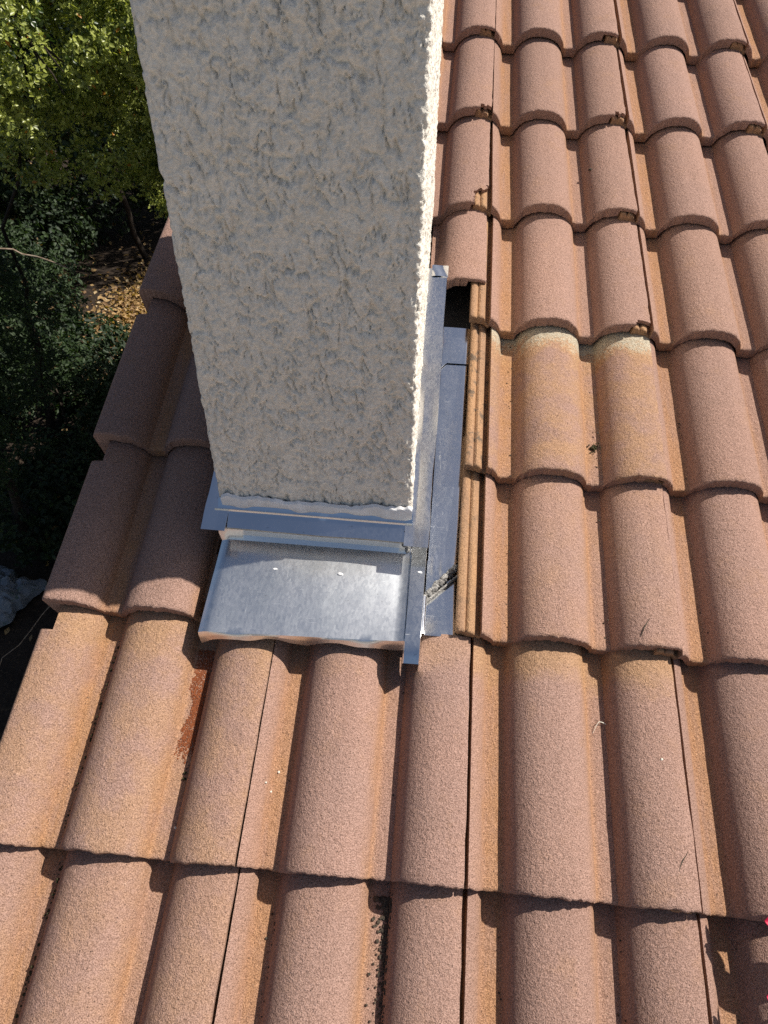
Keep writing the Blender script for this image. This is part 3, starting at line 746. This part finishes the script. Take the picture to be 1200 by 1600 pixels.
# ------------------------------------------------------------------ leaves
def leaf_cloud(centres, normals, size, tone, seed, fold=0.35, axis=None):
    "one mesh of many folded leaves: 6 verts, 2 quads each"
    rng = np.random.default_rng(seed); n = len(centres)
    d = normals + 0.55 * rng.normal(size=(n, 3)); d /= np.linalg.norm(d, axis=1, keepdims=True)
    a = np.cross(d, rng.normal(size=(n, 3))) if axis is None else axis - d * (axis * d).sum(1)[:, None] + 1e-6
    a /= np.linalg.norm(a, axis=1, keepdims=True); w = np.cross(d, a)
    L = (size * (0.55 + 0.8 * rng.random(n)))[:, None]
    wd = L * 0.27
    base = centres; mid = base + a * L * 0.5 - d * L * 0.05; tip = base + a * L - d * L * 0.14
    l = mid + w * wd + d * wd * fold; r = mid - w * wd + d * wd * fold
    l2 = base + a * L * 0.82 + w * wd * 0.55 - d * L * .05; r2 = base + a * L * 0.82 - w * wd * 0.55 - d * L * .05
    V = np.stack([base, l, l2, tip, r2, r], 1).reshape(-1, 3)
    o = np.arange(n)[:, None] * 6
    Q = np.concatenate([o + np.array([0, 3, 2, 1]), o + np.array([0, 5, 4, 3])], 0)
    return V, Q, np.repeat(tone, 6)

def crown(name, blobs, n_sprig, per, size, mat, parent, seed, tone_mu=0.5, hollow=0.55, orig=(0, 0, 0), clip=None, gap=-0.12):
    rng = np.random.default_rng(seed); C = []; N = []; TN = []; AX = []
    tot = sum(b_[3] * b_[4] * b_[5] for b_ in blobs) ** 0.5
    vols = np.array([(b_[3] * b_[4] * b_[5]) ** 0.67 for b_ in blobs]); vols /= vols.sum()
    for b_, f in zip(blobs, vols):
        m_ = int(n_sprig * f); d = rng.normal(size=(m_, 3)); d /= np.linalg.norm(d, axis=1, keepdims=True)
        rad = (hollow + (1 - hollow) * rng.random(m_) ** 0.45)
        lump = 1 + 0.34 * fbm(d * 1.0 + seed, 2.6, seed, 3)
        c = np.array(b_[:3]) + d * np.array(b_[3:6]) * (rad * lump)[:, None]
        nn = d * 0.8 + np.array([0.25, 0.0, 0.75]); nn /= np.linalg.norm(nn, axis=1, keepdims=True)
        tn = np.clip(rng.normal(tone_mu, 0.22, m_), 0, 0.90)
        hole = fbm(c, 3.4, seed + 5, 2) > gap
        c, nn, tn = c[hole], nn[hole], tn[hole]; m_ = len(c)
        for k in range(per):
            off = rng.normal(size=(m_, 3)); off /= np.linalg.norm(off, axis=1, keepdims=True)
            along = nn * size * 2.2 * (rng.random(m_) - 0.7)[:, None]
            C.append(c + along + off * size * 0.12); AX.append(off + nn * 0.7); N.append(nn * 0.9 + 0.25 * rng.normal(size=(m_, 3))); TN.append(np.clip(tn + rng.normal(0, .12, m_), 0, .9))
    C = np.concatenate(C); N = np.concatenate(N); TN = np.concatenate(TN); AX = np.concatenate(AX)
    if clip is not None:
        kp = clip(C); C, N, TN, AX = C[kp], N[kp], TN[kp], AX[kp]
    odd = rng.random(len(TN)) < 0.010; TN[odd] = 1.0
    V, Q_, tn = leaf_cloud(C - np.array(orig), N, size, TN, seed, 0.35, AX)
    me = quads_mesh(name, V, Q_, mat)
    at_ = me.attributes.new('leaf_tone', 'FLOAT', 'POINT'); at_.data.foreach_set('value', tn.astype(np.float32))
    return obj(name, me, parent, T(*orig))

def wood(name, parent, lines, mat):
    b = MB()
    for pts, r0, r1 in lines: b.tube(pts, np.linspace(r0, r1, len(pts)), 7)
    return obj(name, b.mesh(name, mat, 60), parent, Matrix.Identity(4))

def limb(p, q, sag=0.0, n=7, seed=0):
    p, q = np.array(p, float), np.array(q, float); t = np.linspace(0, 1, n)[:, None]
    r = p + (q - p) * t; r[:, 2] += sag * np.sin(PI * t[:, 0]); rg = np.random.default_rng(seed)
    r[1:-1] += rg.normal(size=(n - 2, 3)) * 0.03 * np.linalg.norm(q - p) * .5
    return r

GZ = ROOF_Z
def shrub(name, label, blobs, base, n_sprig, per, size, mat, seed, tone, group=None, hollow=0.55, clip=None, gap=-0.12):
    t = thing(name, label, 'shrub', T(*base), group)
    crown('crown', blobs, n_sprig, per, size, mat, t, seed, tone, hollow, base, clip, gap)
    lines = []
    for k, b_ in enumerate(blobs):
        fork = (base[0] + (b_[0] - base[0]) * .25, base[1] + (b_[1] - base[1]) * .25, base[2] + (b_[2] - base[2]) * .45)
        if k == 0: lines.append((limb(base, fork, 0, 6, seed + k), 0.045, 0.030)); stem = fork
        if k < 1: lines.append((limb(stem, b_[:3], .05, 7, seed + 9 + k), 0.016, 0.006))
        for s in range(5 if k < 1 else 0):
            e = [b_[i_] + random.uniform(-.7, .7) * b_[i_ + 3] for i_ in range(3)]; lines.append((limb(b_[:3], e, 0, 5, seed + s), 0.008, 0.003))
    wood('trunk', t, lines, BARK)
    return t
# tall sunlit shrub whose top reaches the roof line
shrub('broadleaf_shrub', 'tall sunlit green leafy shrub with a few orange leaves beside the chimney', [(-1.95, 3.75, GZ + 0.50, .62, .55, .52), (-1.30, 4.05, GZ + 0.62, .55, .5, .48), (-2.45, 3.9, GZ + 0.55, .6, .5, .5), (-1.55, 4.35, GZ + 0.25, .6, .5, .42), (-1.05, 4.7, GZ + 0.2, .5, .5, .45), (-2.0, 4.3, GZ - 0.15, .7, .4, .4), (-1.35, 4.75, GZ - 0.35, .5, .4, .4)],
      (-3.3, 4.9, 0.0), 15000, 9, 0.027, LEAF, 5, 0.50)
# canopy behind it that keeps the ground below dark
shrub('spreading_tree', 'dark spreading tree behind the tall sunlit shrub', [(-4.6, 8.5, GZ + 0.9, 1.7, 1.6, 1.0), (-3.4, 9.5, GZ + 1.0, 1.4, 1.4, 0.9), (-5.5, 6.8, GZ + 0.3, 1.0, 1.0, 0.7), (-6.2, 12.5, GZ - 0.8, 2.4, 1.6, 1.4), (-3.2, 14, GZ - 0.9, 2.2, 1.5, 1.5), (-8.5, 11, GZ - 0.6, 1.8, 1.6, 1.5), (-5.6, 8.6, GZ - 1.6, .8, .8, .8), (-3.0, 7.0, GZ - 0.45, .9, .6, .6), (-4.4, 7.4, GZ - 0.5, 1.0, .7, .7), (-6.5, 10, GZ + 0.9, 2, 2, 1.1), (-3.6, 12, GZ + 0.9, 2.4, 1.8, 1.2), (-1.2, 11.5, GZ + 0.9, 1.8, 2.0, 1.2), (-2.6, 6.6, GZ + 0.75, .9, .8, .6)],
      (-4.2, 10.0, 0.0), 13000, 6, 0.12, LEAF2, 15, 0.5, hollow=0.3)
shrub('hedge_row', 'dense dark hedge closing off the garden behind the trees', [(-13 + 2.2 * k, 19 + 1.2 * math.sin(k), GZ - 1.2 + 2.2 * (i_ % 2), 1.9, 1.5, 1.7) for k in range(6) for i_ in range(2)],
      (-7, 19, 0.0), 5200, 6, 0.26, LEAF2, 65, 0.4, hollow=0.2)
# lower shrubs in the shade of the house
shrub('garden_shrub', 'dim low shrub in the shade below the tall one, at the left edge', [(-2.75, 3.35, GZ - 0.95, .55, .5, .55), (-3.0, 3.9, GZ - 1.35, .7, .6, .7), (-2.85, 3.0, GZ - 1.75, .5, .5, .6), (-3.3, 4.8, GZ - 1.5, .7, .6, .6)],
      (-2.9, 3.6, 0.0), 5000, 8, 0.030, LEAF2, 25, 0.55)
shrub('garden_shrub', 'dark low shrub between the rake edge and the sunlit litter', [(-3.15, 5.0, GZ - 2.5, .6, .6, .5), (-2.75, 4.3, GZ - 2.75, .55, .5, .4)],
      (-3.0, 4.7, 0.0), 1900, 7, 0.040, LEAF2, 35, 0.45)
shrub('garden_shrub', 'small leafy shrub showing just left of the chimney above the rake tile', [(-2.65, 7.4, GZ - 1.15, .35, .35, .55), (-2.35, 7.2, GZ - 0.75, .3, .3, .4)],
      (-2.6, 7.3, 0.0), 900, 7, 0.040, LEAF, 45, 0.5)

shrub('dark_fill_shrub', 'black-green foliage added as dark fill on the far side of the sunlit leaf litter', [(-5.15, 8.6, GZ - 2.5, .70, 1.5, .75), (-5.6, 10.6, GZ - 2.2, 1.3, 1.2, 1.0), (-3.9, 11.6, GZ - 2.2, 1.3, 1.0, .9), (-6.8, 9.0, GZ - 2.0, 1.2, 1.6, 1.2)],  # dark leaves added to fill the open, lit ground with darkness
      (-5.4, 9.6, 0.0), 5200, 7, 0.075, LEAF2, 75, 0.3, hollow=0.4, gap=-2)
shrub('dark_fill_shrub', 'black-green foliage added as dark fill on the near side of the litter, next to the rake', [(-3.3, 5.9, GZ - 2.7, .8, .6, .5), (-4.3, 6.6, GZ - 2.4, .7, .7, .7), (-4.0, 4.9, GZ - 2.3, .7, .7, .8), (-2.9, 4.0, GZ - 2.85, .5, .7, .35)],  # same added dark fill, nearer the roof edge
      (-3.6, 5.6, 0.0), 4200, 7, 0.055, LEAF2, 85, 0.3, hollow=0.4, gap=-2)
# bare sticks
for p, q_, r0, lab in (((-2.12, 3.30, GZ + 0.02), (-2.17, 3.28, GZ - 0.33), .007, 'pale broken stick hanging below the sunlit shrub'),
                       ((-2.35, 3.2, GZ - 0.47), (-1.83, 3.35, GZ - 0.62), .006, 'thin arching bare twig left of the rake tiles')):
    b = MB(); b.tube(limb(p, q_, .05 if r0 < .0065 else 0, 9, 3), np.linspace(r0, r0 * .6, 9), 6)
    obj('bare_stick', b.mesh('bare_stick', TWIG, 60), None, Matrix.Identity(4), lab, 'stick')

# ------------------------------------------------------------------ garden ground
b = MB(); n = 40; xs = np.r_[-600, -60, np.linspace(-14, 8, n), 60, 600]; ys = np.r_[-600, -60, np.linspace(-8, 24, n), 60, 600]
X, Y = np.meshgrid(xs, ys, indexing='ij'); zz = 0.05 * fbm(np.c_[X.ravel(), Y.ravel(), 0 * X.ravel()], 0.8, 4, 3).reshape(X.shape) - 0.04
b.grid(np.stack([X, Y, zz], -1)); obj('ground', b.mesh('ground', SOIL, 60), None, Matrix.Identity(4), 'bare brown garden soil far below the roof edge', kind='structure')
b = MB(); b.grid(np.array([[(x, y, 0.06) for y in np.linspace(-26, -0.9, 6)] for x in np.linspace(-22, 24, 8)]))
obj('bounce_slab', b.mesh('bounce_slab', mat_simple('pale_concrete', ((0.26, 0.245, 0.215), (0.32, 0.30, 0.27)), 3, 0.9)), None, Matrix.Identity(4), 'unseen pale slab added in front of the house to bounce light onto the chimney', kind='structure')  # out-of-view slab added to bounce sunlight onto the shaded chimney front
rng = np.random.default_rng(3); nl = 16000
cx = rng.uniform(-8.5, -1.2, nl); cy = rng.uniform(1.0, 15, nl)
dens = np.exp(-(((cx + 3.9) / 1.0) ** 2 + ((cy - 8.0) / 1.6) ** 2)); kp = rng.random(nl) < 0.06 + 0.25 * dens; cx, cy = cx[kp], cy[kp]
cx = np.r_[cx, rng.normal(-3.5, .38, 7000)]; cy = np.r_[cy, rng.normal(8.3, .90, 7000)]
cz = 0.05 * fbm(np.c_[cx, cy, 0 * cx], 0.8, 4, 3) - 0.04 + rng.uniform(.005, .03, len(cx))
V, Q_, tn = leaf_cloud(np.c_[cx, cy, cz], np.tile((0, 0, 1.0), (len(cx), 1)), 0.070, rng.random(len(cx)), 8, 0.2)
me = quads_mesh('leaf_litter', V, Q_, LITTER); at = me.attributes.new('leaf_tone', 'FLOAT', 'POINT'); at.data.foreach_set('value', tn.astype(np.float32))
obj('leaf_litter', me, None, Matrix.Identity(4), 'dry tan leaf litter on the garden ground, partly sunlit', 'leaf litter', kind='stuff')

# slatted wooden crate, crumpled plastic sheet, wire
cr = thing('slatted_crate', 'brown slatted wooden crate standing beside the sunlit leaf litter', 'crate', T(-4.75, 8.1, 0) @ Matrix.Rotation(0.5, 4, 'Z'))
CW = parent_world[cr.name]
for k in range(7):
    b = MB(); b.box((-.26 + k * .075, -.012, 0.02), (-.21 + k * .075, .012, .52)); obj('slat', b.mesh('slat', WOOD), cr, CW.copy())
for y0 in (.013, .30):
    for z0 in (.08, .40): b = MB(); b.box((-.28, y0, z0), (.28, y0 + .02, z0 + .06)); obj('rail', b.mesh('rail', WOOD), cr, CW.copy())
for x0 in (-.27, .25): b = MB(); b.box((x0, .034, .10), (x0 + .02, .299, .44)); obj('side_panel', b.mesh('side_panel', WOOD), cr, CW.copy())
b = MB(); g = np.linspace(0, 1, 34); X, Y = np.meshgrid(g, g, indexing='ij')
pp = np.c_[X.ravel() * 5, Y.ravel() * 5, 0 * X.ravel()]
zz = 0.06 + 0.10 * np.abs(fbm(pp, 0.8, 3, 2)) + 0.05 * np.abs(fbm(pp, 2.0, 7, 2)) ; zz *= (np.sin(PI * X.ravel()) * np.sin(PI * Y.ravel())) ** .3
xx = (X.ravel() - .5) * 0.50 * (1 + .25 * fbm(pp, .9, 12, 2)); yy = (Y.ravel() - .5) * 0.50 * (1 + .3 * fbm(pp, .9, 14, 2))
b.grid(np.c_[xx, yy, zz].reshape(34, 34, 3)); obj('plastic_sheet', b.mesh('plastic_sheet', SHEET, 25), None, T(-3.02, 3.16, 0.0) @ Matrix.Rotation(-.35, 4, 'Z'), 'crumpled pale plastic sheet on the dark ground at the left edge', 'plastic sheet')
b = MB(); b.tube(limb((-1.9, 1.55, 1.15), (-1.45, 2.0, 1.65), 0, 9, 2), .0022, 5)
obj('wire', b.mesh('wire', TWIG, 60), None, Matrix.Identity(4), 'thin slanting wire below the rake edge, over the plastic sheet', 'wire')

# ------------------------------------------------------------------ flowering sprig at the right edge
sp = thing('flowering_sprig', 'red flowering sprig reaching over the tiles at the lower right edge', 'flower', ROOF @ T(0.86, -0.02, 0.0))
SPM = ROOF @ T(-0.008, 0.0, 0.012) @ Matrix.Diagonal((1, 1, 0.45, 1))
b = MB(); pts = [(0.90, -0.10, -0.02), (0.84, -0.08, 0.05), (0.78, -0.05, 0.085), (0.735, -0.015, 0.10), (0.70, 0.02, 0.095)]; b.tube(pts, np.linspace(.004, .002, 5), 6)
b.tube([(0.78, -0.05, 0.085), (0.75, -0.085, 0.085), (0.72, -0.105, 0.075)], [.002, .0017, .0014], 5)
obj('stem', b.mesh('stem', TWIG, 60), sp, SPM.copy())
def petal(c, a, d, L, wd, mat, name, cup=.3):
    c, a, d = (np.array(q2, float) for q2 in (c, a, d)); a /= np.linalg.norm(a); d -= a * (d @ a); d /= np.linalg.norm(d); w = np.cross(d, a)
    P = np.array([[c + a * L * t + w * wd * s * math.sin(PI * min(.97, t * .93 + .05)) ** .7 + d * (cup * wd * s * s - .12 * L * t * t) for s in np.linspace(-1, 1, 7)] for t in np.linspace(0, 1, 9)])
    b = MB(); b.sheet(P, .0006); obj(name, b.mesh(name, mat, 60), sp, SPM.copy())
SPL = SPM; SPM = ROOF @ T(0.008, 0, 0)
for c, a, d in (((.683, .004, .030), (-1, -.15, .05), (.1, -.3, 1)), ((.686, .006, .031), (-.5, 1, .3), (.2, -.3, 1)), ((.686, .004, .031), (.1, -1, .3), (.2, .3, 1)),
                ((.674, -.083, .030), (-1, .12, .05), (.1, -.3, 1)), ((.677, -.084, .031), (-.3, -1, .2), (.2, -.3, 1)), ((.677, -.082, .031), (.2, 1, .3), (.2, -.3, 1))):
    petal(c, a, d, .034, .013, BRACT, 'bract')
SPM = SPL
for pts in ([(0.745, -0.02, 0.045), (0.72, -0.005, 0.035), (0.693, 0.004, 0.030)], [(0.745, -0.06, 0.040), (0.71, -0.075, 0.035), (0.684, -0.083, 0.030)]):
    b = MB(); b.tube(pts, .0014, 5); obj('stalk', b.mesh('stalk', TWIG, 60), sp, ROOF.copy())
LSP = mat_simple('sprig_leaf', ((0.06, 0.10, 0.03), (0.09, 0.14, 0.04)), 60, 0.4)
for c, a, d in (((.735, -.01, .10), (-.3, 1, .1), (.3, .1, 1)), ((.76, -.035, .09), (-.6, .8, .2), (0, .2, 1)), ((.78, -.05, .085), (.2, 1, .1), (.1, .1, 1)), ((.75, -.085, .085), (-1, .3, .2), (.1, .1, 1)), ((.81, -.06, .07), (.3, 1, .1), (.1, .1, 1))):
    petal(c, a, d, .062, .021, LSP, 'leaf')
